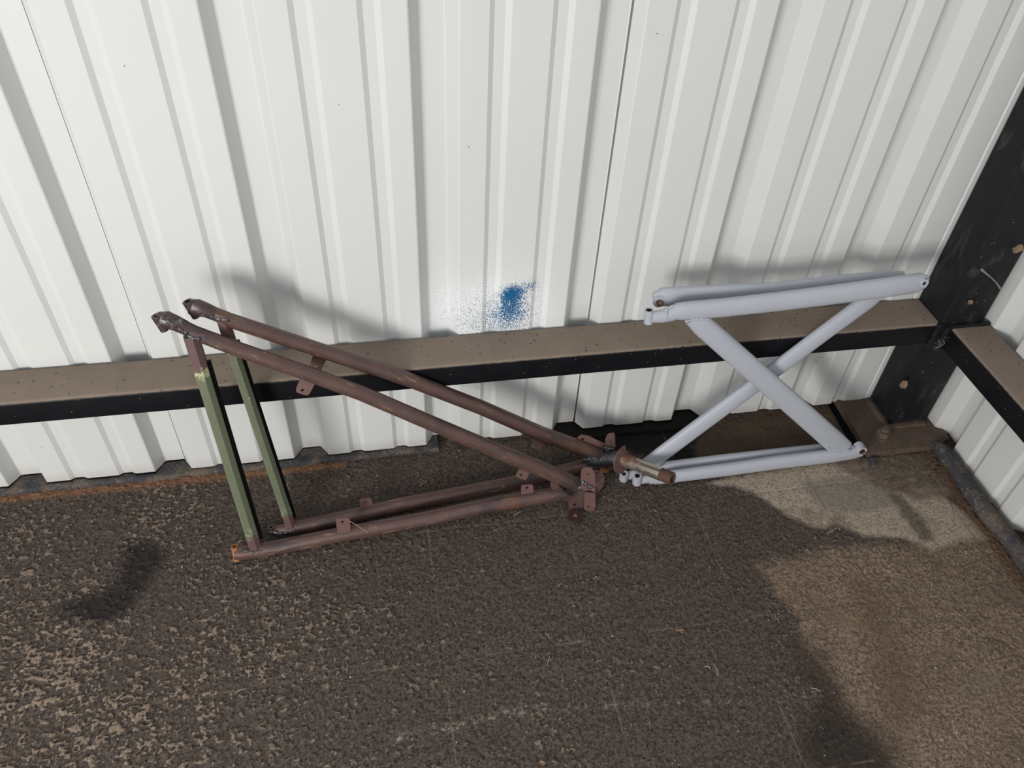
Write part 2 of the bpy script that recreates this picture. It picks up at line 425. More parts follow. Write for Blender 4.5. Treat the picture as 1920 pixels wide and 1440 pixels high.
BARE = [(1430, 1060), (1560, 1025), (1700, 1018), (1850, 1005), (1960, 1150), (2100, 1500), (1700, 1500), (1640, 1400), (1560, 1310), (1510, 1240), (1490, 1150), (1455, 1110)]
STREAK = [(1668, 925), (1690, 925), (1720, 960), (1755, 1015), (1725, 1015), (1700, 975)]
RUSTY = [(1600, 1090), (1640, 1080), (1680, 1180), (1720, 1250), (1725, 1320), (1690, 1380), (1640, 1330), (1620, 1200)]
CRUST = [(1560, 860), (1640, 850), (1760, 845), (1790, 880), (1790, 930), (1720, 935), (1650, 915), (1590, 890)]
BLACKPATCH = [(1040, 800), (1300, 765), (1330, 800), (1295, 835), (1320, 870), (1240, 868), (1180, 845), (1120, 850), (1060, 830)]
SCREED = [(1500, 905), (1570, 890), (1640, 900), (1680, 920), (1690, 945), (1600, 960), (1545, 958)]
BROWNBACK = [(1310, 790), (1560, 750), (1600, 850), (1420, 880), (1300, 880)]
PALE = [(960, 1328), (1060, 1330), (1200, 1318), (1340, 1315), (1450, 1308), (1545, 1298)]
FOAMLINE = [(0, 925), (400, 885), (830, 842)]
ORANGELINE = [(-200, 950), (0, 932), (400, 893), (640, 868)]
ADHESIVE = [(740, 1385), (800, 1372), (860, 1360), (910, 1345), (1020, 1325)]
WET = [(1480, 1190), (1550, 1240), (1610, 1330), (1680, 1400), (1700, 1500), (1560, 1500), (1500, 1400), (1530, 1300)]
DUSTY = [(-200, 1180), (60, 1150), (260, 1190), (400, 1150), (560, 1080), (640, 1150), (560, 1330), (330, 1500), (-300, 1500)]

def floor_mat():
    m = M('stained_concrete', .85, 0, .25)
    def edge(name, amp=.02, sc_=22, soft=.006, off=0.0):
        n = m.noise(sc_, 5, .65)
        v = m.math('ADD', m.attr(name), m.math('MULTIPLY', m.math('SUBTRACT', n, .5), amp * 2))
        return m.step(v, off - soft, off + soft)
    mid = m.noise(9, 5, .65)
    fl1 = m.noise(70, 6, .70, .3); fl2 = m.noise(210, 5, .75); fl3 = m.noise(520, 2, .6)
    dark = m.mix(m.step(fl2, .32, .66), (.018, .0135, .0118), (.160, .122, .098))
    dark = m.mix(m.math('MULTIPLY', mid, .35), dark, (.052, .041, .036))
    tan = m.mix(m.step(fl2, .3, .65), (.175, .128, .095), (.47, .355, .26))
    cr0 = m.attr('crumb')
    crumbs = m.step(m.math('ADD', cr0, m.math('MULTIPLY', m.math('SUBTRACT', fl2, .5), 1.4)), .35, .85)
    amt = m.math('ADD', .38, m.math('ADD', m.math('MULTIPLY', edge('s_dust', .14, 5, .20), .14), m.math('MULTIPLY', m.step(m.sep(m.co)[0], .8, .1), .18)))
    c = m.mix(m.math('MULTIPLY', crumbs, amt), dark, tan)
    spk = m.step(fl3, .68, .78); c = m.mix(m.math('MULTIPLY', spk, .5), c, (.30, .25, .20))
    # dry, bare zone at lower right
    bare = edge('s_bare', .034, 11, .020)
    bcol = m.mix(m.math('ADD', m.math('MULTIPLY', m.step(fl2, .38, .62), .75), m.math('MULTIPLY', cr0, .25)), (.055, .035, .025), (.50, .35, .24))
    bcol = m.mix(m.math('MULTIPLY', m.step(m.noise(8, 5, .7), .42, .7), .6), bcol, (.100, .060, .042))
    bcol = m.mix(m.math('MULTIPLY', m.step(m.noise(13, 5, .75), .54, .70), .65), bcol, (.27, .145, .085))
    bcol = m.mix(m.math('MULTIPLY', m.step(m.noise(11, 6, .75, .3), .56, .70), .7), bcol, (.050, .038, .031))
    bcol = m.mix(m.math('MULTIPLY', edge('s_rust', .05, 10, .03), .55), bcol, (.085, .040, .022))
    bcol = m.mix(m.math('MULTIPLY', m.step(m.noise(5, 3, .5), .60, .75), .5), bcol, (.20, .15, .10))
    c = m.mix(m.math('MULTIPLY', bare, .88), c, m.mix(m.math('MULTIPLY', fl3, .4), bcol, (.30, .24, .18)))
    c = m.mix(m.math('MULTIPLY', edge('s_wet', .04, 9, .03), .75), c, (.030, .023, .018))
    # pale exposed concrete
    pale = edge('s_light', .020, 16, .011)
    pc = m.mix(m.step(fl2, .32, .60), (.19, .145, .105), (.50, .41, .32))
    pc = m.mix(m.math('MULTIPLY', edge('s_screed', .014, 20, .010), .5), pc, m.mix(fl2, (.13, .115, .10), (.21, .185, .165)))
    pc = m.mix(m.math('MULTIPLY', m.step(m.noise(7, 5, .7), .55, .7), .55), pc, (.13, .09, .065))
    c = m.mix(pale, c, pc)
    c = m.mix(m.math('MULTIPLY', edge('s_streak', .018, 24, .009), .65), c, (.040, .031, .026))
    # crust at the base plate
    cr = edge('s_corner', .03, 16, .012); cc = m.mix(m.noise(1, 7, .75, 1.5, co=m.map((40, 95, 40), (0, 0, -.35))), (.030, .020, .016), (.36, .28, .21))
    c = m.mix(m.math('MULTIPLY', cr, .9), c, cc)
    # brown film against the wall, right
    bb = edge('s_brown', .02, 14, .01); c = m.mix(m.math('MULTIPLY', bb, .9), c, m.mix(m.noise(12, 6, .7), (.045, .025, .016), (.155, .115, .075)))
    # oil
    oil = edge('s_oil', .03, 11, .020); c = m.mix(m.math('MULTIPLY', oil, .88), c, m.mix(m.math('MULTIPLY', spk, .5), (.020, .016, .016), (.09, .08, .075)))
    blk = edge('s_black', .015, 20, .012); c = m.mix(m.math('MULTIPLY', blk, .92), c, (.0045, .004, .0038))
    # tile-grid ghost lines, pale adhesive, orange band
    n5 = m.noise(11, 4, .6); ln = m.step(m.attr('l_tile'), .0026, .0008)
    c = m.mix(m.math('MULTIPLY', m.math('MULTIPLY', ln, m.step(n5, .40, .58)), m.math('MULTIPLY', m.math('SUBTRACT', 1.0, oil), .55)), c, (.20, .155, .12))
    pl = m.math('MULTIPLY', m.step(m.math('ADD', m.attr('s_pale'), m.math('MULTIPLY', m.math('SUBTRACT', m.noise(35, 4, .7), .5), .02)), .008, .001), m.step(m.noise(90, 5, .75), .53, .62))
    c = m.mix(m.math('MULTIPLY', pl, .5), c, (.42, .36, .30))
    ad = m.math('MULTIPLY', m.step(m.attr('s_adh'), .012, .002), m.step(m.noise(100, 4, .7), .5, .62)); c = m.mix(m.math('MULTIPLY', ad, .7), c, (.38, .32, .26))
    on = m.math('ADD', m.attr('s_orange'), m.math('MULTIPLY', m.math('SUBTRACT', m.noise(26, 5, .7), .5), .02))
    c = m.mix(m.math('MULTIPLY', m.math('MULTIPLY', m.step(on, .022, .004), m.math('ADD', .4, m.step(fl2, .35, .6))), m.step(m.sep(m.co)[0], .75, .45)), c, m.mix(fl2, (.14, .065, .032), (.36, .20, .115)))
    x = m.sep(m.co)[0]; rn = m.step(m.math('ADD', x, m.math('MULTIPLY', m.noise(20, 4, .6), .03)), 1.915, 1.945)
    c = m.mix(m.math('MULTIPLY', rn, .7), c, m.mix(fl2, (.12, .055, .03), (.28, .17, .10)))
    h = m.math('ADD', m.math('MULTIPLY', fl2, .8), m.math('MULTIPLY', fl3, .25))
    c = m.mix(m.step(m.sep(m.co)[1], -1.22, -1.40), c, (.55, .53, .50))      # unseen floor made pale to bounce extra light onto the lower wall
    m.color(c).rough(m.math('SUBTRACT', .88, m.math('MULTIPLY', m.math('MAXIMUM', oil, blk), .15))).bump(h, 1.0, .0035)
    return m.m
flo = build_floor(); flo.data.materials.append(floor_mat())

# ------------------------------------------------------------------ walls of ribbed sheet
PIT, X0, RW, D = .3048, .102, .079, .030
def rib_profile(x_start, x_end, x0=X0):
    """(x, depth) of the inside face; big ribs start at x0 + k*PIT; depth away from the room"""
    pts = []; k = math.floor((x_start - x0) / PIT) - 1
    while x0 + k * PIT < x_end + PIT:
        b = x0 + k * PIT; f = .0012
        pts += [(b - f, 0), (b + f, .0012), (b + .0185, D - .001), (b + .021, D), (b + .058, D), (b + .0605, D - .001), (b + RW - f, .0012), (b + RW + f, 0)]
        for s in (.127, .2285):
            pts += [(b + s, 0), (b + s + .009, .0055), (b + s + .026, .0055), (b + s + .036, 0)]
        k += 1
    out = [(x_start, np.interp(x_start, [p[0] for p in pts], [p[1] for p in pts]))]
    out += [p for p in pts if x_start + 1e-4 < p[0] < x_end - 1e-4]
    out.append((x_end, np.interp(x_end, [p[0] for p in pts], [p[1] for p in pts])))
    return out
def sheet(prof, place, z0, z1, th=.0009):
    bm = bmesh.new(); rows = []
    zs = [z0, z1]
    for off in (0, th):
        for z in zs: rows.append([bm.verts.new(place(x, d + off, z)) for x, d in prof])
    f0, f1, b0, b1 = rows
    n = len(prof)
    for i in range(n - 1):
        bm.faces.new((f0[i], f0[i + 1], f1[i + 1], f1[i])); bm.faces.new((b0[i], b1[i], b1[i + 1], b0[i + 1]))
        bm.faces.new((f0[i], b0[i], b0[i + 1], f0[i + 1])); bm.faces.new((f1[i], f1[i + 1], b1[i + 1], b1[i]))
    for i in (0, n - 1): bm.faces.new((f0[i], f1[i], b1[i], b0[i]))
    return bm
wb = thing('wall_back', (0, 0, 0), None, None, kind='structure')
seams = [.1635 + k * .9144 for k in (-2, -1, 0, 1, 2)]
TOPZ = 2.5
for i in range(4):
    a, b = seams[i], min(seams[i + 1], 1.9775)
    pr = rib_profile(a + .0020, b - .0008)
    if b < 1.97: pr += [(b - .0007, D + .010), (b + .03, D + .010)]      # tucked under the next sheet
    else:
        pr = [q for q in pr if q[0] < 1.842] + [(1.842, 0), (1.8445, .002), (1.847, .002), (1.8495, -.001), (1.862, -.001), (1.868, .004), (1.9775, .004)]
    jit = [0, .001, -.001, .002][i]
    obj('wall_panel', sheet(pr, lambda x, d, z: (x, d, z), .012 + jit, TOPZ), MAT_WALL, wb, smooth=False)
wr_ = thing('wall_right', (0, 0, 0), None, None, kind='structure')
XR = 1.977
y_r0 = .118          # first big rib starts this far from the corner
def place_r(s, d, z): return (XR + d, -s, z)
pr = rib_profile(.002, 1.0, y_r0); obj('wall_panel', sheet(pr, place_r, .010, TOPZ), MAT_WALL, wr_, smooth=False)
pr = rib_profile(1.002, 1.95, y_r0); obj('wall_panel', sheet(pr, place_r, .010, TOPZ), MAT_WALL, wr_, smooth=False)
bm = bmesh.new(); box(bm, -1.7, 2.06, .046, .052, -.02, .16); tag(obj('light_block_1', bm, MAT_LIGHT_BLOCK, smooth=False), kind='structure')  # dark strip added behind the back sheets to block light at the gap
bm = bmesh.new(); box(bm, 2.022, 2.028, -1.95, .046, -.02, .16); tag(obj('light_block_2', bm, MAT_LIGHT_BLOCK, smooth=False), kind='structure')  # same added light blocker behind the right wall

# ------------------------------------------------------------------ rails, column, base plate
def rail_bm(x0, x1, y0, y1, z0, z1, r=.0075):
    """rectangular tube with rounded long edges along its longer horizontal side"""
    bm = bmesh.new(); lx = (x1 - x0) > (y1 - y0)
    sec = []
    w0, w1 = (y0, y1) if lx else (x0, x1)
    for cx, cz, a0 in ((w1 - r, z1 - r, 0), (w0 + r, z1 - r, 90), (w0 + r, z0 + r, 180), (w1 - r, z0 + r, 270)):
        for k in range(6):
            t = math.radians(a0 + 90 * k / 5); sec.append((cx + r * math.cos(t), cz + r * math.sin(t)))
    ends = (x0, x1) if lx else (y0, y1); N = 40
    R = []
    for i in range(N + 1):
        e = ends[0] + (ends[1] - ends[0]) * i / N
        R.append([bm.verts.new((e, q, z) if lx else (q, e, z)) for q, z in sec])
    for a, b in zip(R, R[1:]):
        for k in range(len(sec)): bm.faces.new((a[k], a[(k + 1) % len(sec)], b[(k + 1) % len(sec)], b[k]))
    bm.faces.new(R[0]); bm.faces.new(R[-1]); return bm
PX0, PX1, PY0, PY1 = 1.856, 1.962, -.100, -.002
r1 = obj('wall_rail', rail_bm(-1.6, PX0 - .001, -.0985, -.0015, .2885, .3465), MAT_RAIL, base=(0, -.05, .29))
tag(r1, 'long black steel wall rail with a dusty brown top along the back wall', 'rail')
r2 = obj('wall_rail', rail_bm(PX1 - .086, XR - .0015, -1.9, -.112, .2835, .3425), MAT_RAIL, base=(1.93, -.11, .285))
tag(r2, 'short black steel rail along the right wall, dusty brown on top', 'rail')
col = thing('steel_column', (1.909, -.05, 0), 'scuffed black steel corner column between the two ribbed walls', 'column')
bm = bmesh.new(); box(bm, PX0, PX1, PY0, PY1, .0205, TOPZ, .006); obj('shaft', bm, MAT_POST, col)
bm = bmesh.new()
out = [(1.772, .028), (1.764, -.176), (1.935, -.176), (1.992, -.160), (1.996, .028)]
plate(bm, [(x, y, .0105) for x, y in out], [], (0, 0, 1), .019); obj('base_plate', bm, MAT_PLATE, col, smooth=False)
bm = bmesh.new()       # welds / dirt fillet at the foot
rnd = random.Random(5)
path = [(PX0 - .003, -.004), (PX0 - .003, -.103), (PX1, -.104)]
pts = []
for (xa, ya), (xb, yb) in zip(path, path[1:]):
    for k in range(14): pts.append(Vector((xa + (xb - xa) * k / 14, ya + (yb - ya) * k / 14, .022)))
sweep(bm, pts, [.009 + rnd.uniform(-.001, .0015) for _ in pts], [.0045 + rnd.uniform(-.0006, .0006) for _ in pts], (0, 0, 1), 10)
obj('foot_weld', bm, MAT_PLATE, col)
bm = bmesh.new(); bc = fl(1655, 815, .024)
for (r, z0, z1, s) in ((.021, .020, .0235, 20), (.0165, .0235, .038, 6), (.009, .038, .048, 12)):
    sweep(bm, [(bc.x, bc.y, z0), (bc.x, bc.y, z1)], r, r, (1, 0, 0), s)
nut = obj('anchor_nut', bm, MAT_PLATE, col, smooth=False)
bm = bmesh.new(); plate(bm, [Vector(q) for q in ((1.756, .028, .002), (1.748, -.172, .002), (1.770, -.172, .002), (1.780, .028, .002))], [], (0, 0, 1), .003); obj('gap_shadow_strip', bm, MAT_BLACK, col, smooth=False)  # flat black strip drawn in for the gap shadow beside the base plate
# gusset weld lump and the plate bracket where both rails meet the column
bm = bmesh.new()
pts = [Vector((1.853, -.100, .284 + .066 * k / 9)) for k in range(10)]
sweep(bm, pts, [.007 + rnd.uniform(-.002, .002) for _ in pts], .006, (0, -1, 0), 9)
pts = [Vector((1.872, -.108, .282 + .064 * k / 9)) for k in range(10)]
sweep(bm, pts, [.008 + rnd.uniform(-.002, .002) for _ in pts], .006, (0, -1, 0), 9)
obj('rail_weld', bm, MAT_POST, col)
bm = bmesh.new(); box(bm, PX1 - .088, XR - .004, -.1115, -.1005, .280, .3475, .002); obj('rail_bracket', bm, MAT_POST, col)

# ------------------------------------------------------------------ closure strips
def strip_bm(xa, xb, yf, h, seed, x0=X0, jag=.003, hj=.002):
    bm = bmesh.new(); rnd = random.Random(seed); pr = rib_profile(xa, xb, x0)
    xs = sorted(set([p[0] for p in pr] + list(np.arange(xa, xb, .02))))
    xs = [x for i, x in enumerate(xs) if i == 0 or x - xs[i - 1] > .0015]
    X_ = [p[0] for p in pr]; D_ = [p[1] for p in pr]
    R = []; w1 = 0
    for x in xs:
        w1 = w1 * .8 + rnd.uniform(-1, 1) * .35
        f = -yf + jag * w1; b = float(np.interp(x, X_, D_)) - .0015; hh = h + hj * w1
        sec = [(f + .001, -.004), (f, hh * .55), (f + .004, hh * .95), ((f + b) / 2 if b > .01 else f + .008, hh + .0005), (b, hh), (b, -.004)]
        R.append([bm.verts.new((x, y, z)) for y, z in sec])
    for a, b in zip(R, R[1:]):
        for k in range(6): bm.faces.new((a[k], a[(k + 1) % 6], b[(k + 1) % 6], b[k]))
    bm.faces.new(R[0]); bm.faces.new(R[-1]); return bm
tag(obj('foam_closure_strip', strip_bm(-1.5, .74, .014, .0095, 2), MAT_FOAM, base=(.1, 0, 0)), 'grey foam closure strip with bumps filling the wall ribs, left of the frames', 'foam strip')
tag(obj('sealant_strip', strip_bm(.985, 1.395, .022, .009, 9, jag=.007, hj=.003), MAT_TAR, base=(1.2, 0, 0)), 'black lumpy sealant along the wall foot behind the axle stub', 'sealant')
bm = bmesh.new(); rnd = random.Random(4)
pts, ra = [], []
for k in range(46):
    t = k / 45; y = -.178 - 1.2 * t
    pts.append(Vector((1.9475 + .0035 * math.sin(k * .7) - (.0 if k > 1 else 0), y, .019 + .001 * math.sin(k * 1.3)))); ra.append(.0195 * (1 + rnd.uniform(-.06, .06)) * (.82 if k == 0 else 1))
pts.insert(0, pts[0] + Vector((0, .006, 0))); ra.insert(0, .012)
sweep(bm, pts, ra, [r * .95 for r in ra], (0, 0, 1), 18)
tag(obj('foam_backer_rod', bm, MAT_FOAM, base=(1.95, -.2, 0)), 'thick dark grey foam rod lying along the foot of the right wall', 'foam rod')

# ------------------------------------------------------------------ welded brown gear legs
def lin(a, b, n): return [Vector(a).lerp(Vector(b), k / (n - 1)) for k in range(n)]
def bead(bm, pts, r, n, seed, seg=8):
    rnd = random.Random(seed); P = []
    for a, b in zip(pts, pts[1:]):
        P += lin(a, b, max(3, int((Vector(b) - Vector(a)).length / .0025)))[:-1]
    P.append(Vector(pts[-1]))
    rr = [r * (1 + .35 * math.sin(i * 1.7) + rnd.uniform(-.2, .2)) for i in range(len(P))]; rr[0] *= .4; rr[-1] *= .4
    P = [p + Vector((rnd.uniform(-1, 1), 0, rnd.uniform(-1, 1))) * r * .2 for p in P]
    sweep(bm, P, rr, rr, n, seg)
def tube_px(bm, PL, pxs, halfs, mn=1.0, seg=24, off=0.0, cap=True, pw=2.0, bfix=None):
    pts = [PL.p(x, y, off) for x, y in pxs]
    ra = [m_of(h, p) for h, p in zip(halfs, pts)]
    rb = [bfix if bfix else r * mn for r in ra]
    return sweep(bm, pts, ra, rb, PL.n, seg, cap, pw)
def set_along(o, p0, p1):
    me = o.data; b = Vector(parent_base(o.parent)) if o.parent else Vector(o.location)
    p0, p1 = Vector(p0), Vector(p1); d = p1 - p0; a = me.attributes.new('along', 'FLOAT', 'POINT')
    for i, v in enumerate(me.vertices): a.data[i].value = (v.co + b - p0).dot(d) / d.length_squared
def tab(name, PL, poly, hole, root, off=.0, th=.0032, hr=3.2, mat=None, r=.2, n=None):
    bm = bmesh.new(); n = Vector(n) if n else PL.n
    c = PL.p(*hole[0], off); d = n.dot(c)
    P = [at(x, y, n, d) for x, y in poly]
    plate(bm, rounded(P, r), [circle(at(*h, n, d), n, m_of(hr if len(hole) == 1 else hr, c), 12) for h in hole], n, th)
    return obj(name, bm, mat or MAT_TAB, root, auto=50)

def brace(PL, a, b, halfw, root, off=.0):
    A, B = PL.p(*a, off), PL.p(*b, off); d, u, n = basis(B - A, PL.n)
    if u.x < 0: u = -u
    w = m_of(halfw, A.lerp(B, .5))
    sec = [(-1.0, .001), (-.92, .009), (-.6, .0115), (.25, .0115), (.92, .004), (1.0, -.004), (.8, -.011), (-.7, -.011)]
    bm = bmesh.new(); R = []
    for k in range(25):
        p = A.lerp(B, k / 24); R.append([bm.verts.new(p + u * w * x + n * y) for x, y in sec])
    for r0, r1 in zip(R, R[1:]):
        for k in range(len(sec)): bm.faces.new((r0[k], r0[(k + 1) % 8], r1[(k + 1) % 8], r1[k]))
    bm.faces.new(R[0]); bm.faces.new(R[-1])
    o = obj('brace', bm, MAT_BRACE, root, auto=25); o['label'] = 'olive green brace with bare rusty ends'; set_along(o, A, B)
    bm = bmesh.new(); R = []  # narrow flat-black strip running down the brace's right side
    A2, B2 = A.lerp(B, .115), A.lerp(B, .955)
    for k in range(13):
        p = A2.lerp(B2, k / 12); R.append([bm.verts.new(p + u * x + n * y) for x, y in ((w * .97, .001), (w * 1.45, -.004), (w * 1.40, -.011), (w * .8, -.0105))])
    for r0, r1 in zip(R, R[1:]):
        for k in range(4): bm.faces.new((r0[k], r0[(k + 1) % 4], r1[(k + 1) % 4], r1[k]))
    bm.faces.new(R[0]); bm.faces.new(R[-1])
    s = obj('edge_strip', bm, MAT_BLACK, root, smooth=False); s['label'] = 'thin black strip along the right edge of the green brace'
    return A, B, u, w, n

def gear_leg(PL, cfg, label):
    root = thing('landing_gear_leg', cfg['base'], label, 'metal frame', 'rusty welded V-frames leaning on the rail')
    # upper tube with its pinched, welded end
    bm = bmesh.new(); tube_px(bm, PL, cfg['upper'], cfg['upper_h']); obj('upper_tube', bm, MAT_RUST_UP, root)
    bm = bmesh.new(); tube_px(bm, PL, cfg['lower'], cfg['lower_h']); obj('lower_tube', bm, MAT_RUST, root)
    # bushings
    (ha, hb, hr) = cfg['bush']
    bm = bmesh.new(); a, b = PL.p(*ha), PL.p(*hb); r = m_of(hr, a); ring(bm, a, b, r, r * .62, 22, r * .7)
    fishpts = [PL.p(*q) for q in cfg['fish']]; sweep(bm, fishpts, [m_of(h, p) for h, p in zip(cfg['fish_h'], fishpts)], [m_of(h, p) for h, p in zip(cfg['fish_b'], fishpts)], PL.n, 20)
    obj('end_bushing', bm, MAT_END, root, auto=45)
    bm = bmesh.new(); d = (a - b).normalized(); sweep(bm, [a - d * .006, a + d * .0006], r * .6, r * .6, PL.n, 18); obj('bushing_bore', bm, MAT_HOLE, root)
    (la, lb, lr) = cfg['bush2']
    bm = bmesh.new(); a, b = PL.p(*la), PL.p(*lb); r = m_of(lr, a); ring(bm, a, b, r, r * .6, 20)
    obj('end_bushing', bm, cfg.get('bush2_mat', MAT_RUST), root)
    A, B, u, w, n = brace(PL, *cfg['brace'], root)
    # weld beads
    for i, (pp, rr) in enumerate(cfg['welds']):
        bm = bmesh.new(); bead(bm, [PL.p(x, y, .0125) for x, y in pp], m_of(rr, A), PL.n, 7 + i)
        obj('weld_bead', bm, MAT_WELD, root)
    for t in cfg['tabs']: tab('tab', PL, t[0], t[1], root, t[2] if len(t) > 2 else 0)
    return root

G = Plane(.366, -.204, .125, .176)
Fp = Plane(.293, -.251, .056, .20)

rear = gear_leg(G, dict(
    base=(.75, -.16, 0),
    upper=[(376, 576), (400, 587), (430, 600), (597, 655.5), (765, 711), (900, 763), (1015, 813), (1090, 840), (1122, 852)], upper_h=[11, 13, 14, 14, 14, 14, 14, 14, 13],
    lower=[(507, 995), (522, 993), (545, 991), (587, 983), (670, 965), (754, 946), (880, 922), (1006, 897), (1090, 874), (1140, 862)], lower_h=[5, 9, 12, 14, 14, 14, 14, 14, 13, 12],
    bush=((352, 565), (368, 595), 10.5), fish=[(352, 577), (360, 577), (372, 577), (388, 582), (404, 589)], fish_h=[12, 18, 17, 14, 13], fish_b=[7, 10, 13, 14, 13],
    bush2=((508, 988), (511, 1001), 6),
    brace=((415, 590), (547, 990), 10.5),
    welds=[([(393, 592), (405, 597), (425, 600)], 3.2), ([(420, 598), (432, 604)], 3), ([(505, 997), (530, 1000), (556, 993)], 2.5), ([(1094, 863), (1110, 858), (1128, 862), (1142, 857), (1156, 862)], 5.5), ([(1128, 838), (1150, 842)], 3)],
    tabs=[([(588, 662), (614, 670), (600, 697), (579, 690)], [(592, 687)], -.006), ([(1008, 812), (1027, 818), (1014, 845), (996, 838)], [(1006, 834)]), ([(673, 936), (697, 933), (700, 962), (678, 966)], [(685, 941)])]),
    'rusty brown welded V-frame nearer the wall, with the threaded axle stub')
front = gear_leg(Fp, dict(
    base=(.65, -.21, 0),
    upper=[(318, 600), (340, 611), (365, 624), (444, 654), (560, 694), (677, 737), (808, 793), (940, 849), (1015, 879), (1062, 900), (1085, 911)], upper_h=[11, 13, 14, 14.5, 14.5, 14.5, 14.5, 14.5, 15, 15, 14],
    lower=[(439, 1037), (452, 1037), (475, 1034), (525, 1025), (608, 1008), (692, 992), (796, 973), (870, 957), (940, 943), (1010, 932), (1060, 924)], lower_h=[12, 13.5, 14, 14, 14, 14, 14, 14, 14.5, 14, 12],
    bush=((294, 591), (309, 620), 11), fish=[(293, 602), (301, 601), (314, 600), (330, 606), (346, 614)], fish_h=[12, 18, 18, 15, 14], fish_b=[7, 10, 13, 14, 13],
    bush2=((440, 1024), (445, 1049), 7), bush2_mat=MAT_ORANGE,
    brace=((358, 628), (481, 1030), 12.5),
    welds=[([(300, 594), (320, 606), (338, 618), (352, 626)], 3.0), ([(345, 624), (362, 634), (378, 636)], 4.2), ([(448, 1028), (462, 1034), (478, 1036), (492, 1032)], 2.6), ([(1036, 893), (1060, 905), (1075, 914)], 3.6), ([(1076, 918), (1090, 912)], 5)],
    tabs=[([(568, 698), (596, 708), (578, 742), (553, 734)], [(567, 731)], .006), ([(980, 868), (998, 874), (986, 900), (966, 893)], [(977, 890)]), ([(629, 972), (655, 969), (658, 996), (633, 1000)], [(642, 978)], .012), ([(977, 910), (999, 907), (1001, 932), (978, 936)], [(988, 914)], .0)]),
    'rusty brown welded V-frame in front, ending in loose-looking drilled lugs')

# thin wire caught on the front leg's tab
# --- rear axle stub, flange and gussets
ax0 = fl(1168, 861, .052); ax1 = fl(1240, 889.5, .080); ax2 = fl(1262, 897.5, .088)
adir = (ax1 - ax0).normalized()
bm = bmesh.new(); pts = lin(ax0 - adir * .004, ax1, 12); sweep(bm, pts, .0150, .0150, (0, 0, 1), 28, False)
o = obj('axle_stub', bm, MAT_AXLE, rear); o['label'] = 'bare shiny axle stub with rust patches'; set_along(o, ax0, ax1)
bm = bmesh.new(); R = []; seg = 28; d, u, v = basis(adir, (0, 0, 1)); N = 40
L = (ax2 - ax1).length
for k in range(N + 1):
    t = k / N; rr = .0146 - .0007 * (k % 4 in (0, 1)) - (.001 if k > N - 2 else 0); R.append([bm.verts.new(ax1 + d * L * t + (u * math.cos(2 * math.pi * j / seg) + v * math.sin(2 * math.pi * j / seg)) * rr) for j in range(seg)])
for (t, rr) in ((1, .0098), (-.5, .0098)):
    R.append([bm.verts.new(ax1 + d * L * t + (u * math.cos(2 * math.pi * j / seg) + v * math.sin(2 * math.pi * j / seg)) * rr) for j in range(seg)])
for a, b in zip(R, R[1:]):
    for j in range(seg): bm.faces.new((a[j], a[(j + 1) % seg], b[(j + 1) % seg], b[j]))
bm.faces.new(R[-1])
o = obj('threaded_end', bm, MAT_THREAD, rear); o['label'] = 'rust brown threaded hollow end'
# socket sleeve between V point and flange
bm = bmesh.new(); sweep(bm, [G.p(1100, 861, .002), G.p(1125, 861, .004), ax0 - adir * .006, ax0], [.0165, .0175, .0175, .0165], [.0165, .0175, .0175, .0165], G.n, 24)
obj('axle_socket', bm, MAT_WELD, rear)
# flange (part disc) with bolt holes
def flange(root, c, n, R_, keep=lambda t: True, th=.0035, holes=7, rot=0.0, r_in=.0145, hint=(0, 0, 1)):
    d, u, v = basis(n, hint); bm = bmesh.new(); o = []
    for k in range(40):
        t = 2 * math.pi * k / 40; s = 1 if keep(t) else .62; o.append(c + (u * math.cos(t) + v * math.sin(t)) * R_ * s)
    hs = []
    for k in range(holes):
        t = rot + 2 * math.pi * k / holes
        if keep(t) and keep(t + .15) and keep(t - .15): hs.append([c + (u * math.cos(t) + v * math.sin(t)) * R_ * .82 + (u * math.cos(a) + v * math.sin(a)) * .0028 for a in [2 * math.pi * j / 10 for j in range(10)]])
    plate(bm, o, hs, d, th); return obj('axle_flange', bm, MAT_TAB, root, auto=50)
fln = (adir + Vector((-.02, -.02, .0))).normalized()
flange(rear, ax0 + adir * .001, fln, .0345, keep=lambda t: math.cos(t) < .35, holes=10, rot=.3)
tab('gusset_plate', G, [(1081, 822), (1090, 815), (1103, 817), (1138, 834), (1142, 845), (1120, 850), (1095, 838)], [(1092, 823.5)], rear, -.004, hr=3.4)
tabn = (adir * .55 + Vector((0, -1, .25)).normalized() * .8).normalized()
tab('lug', G, [(1135, 846), (1135, 824), (1141, 813), (1152, 811), (1153.5, 840)], [(1145, 826)], rear, .004, hr=1.8, n=tabn)
tab('lug', G, [(1139, 873), (1155, 870), (1154, 888), (1147, 896), (1140, 893)], [(1149, 884)], rear, .012, hr=2.0)
bm = bmesh.new(); a, b = G.p(1122, 881, .006), G.p(1138, 884, .010); sweep(bm, [a, b], .010, .010, G.n, 18); obj('spacer_sleeve', bm, MAT_ORANGE, rear)
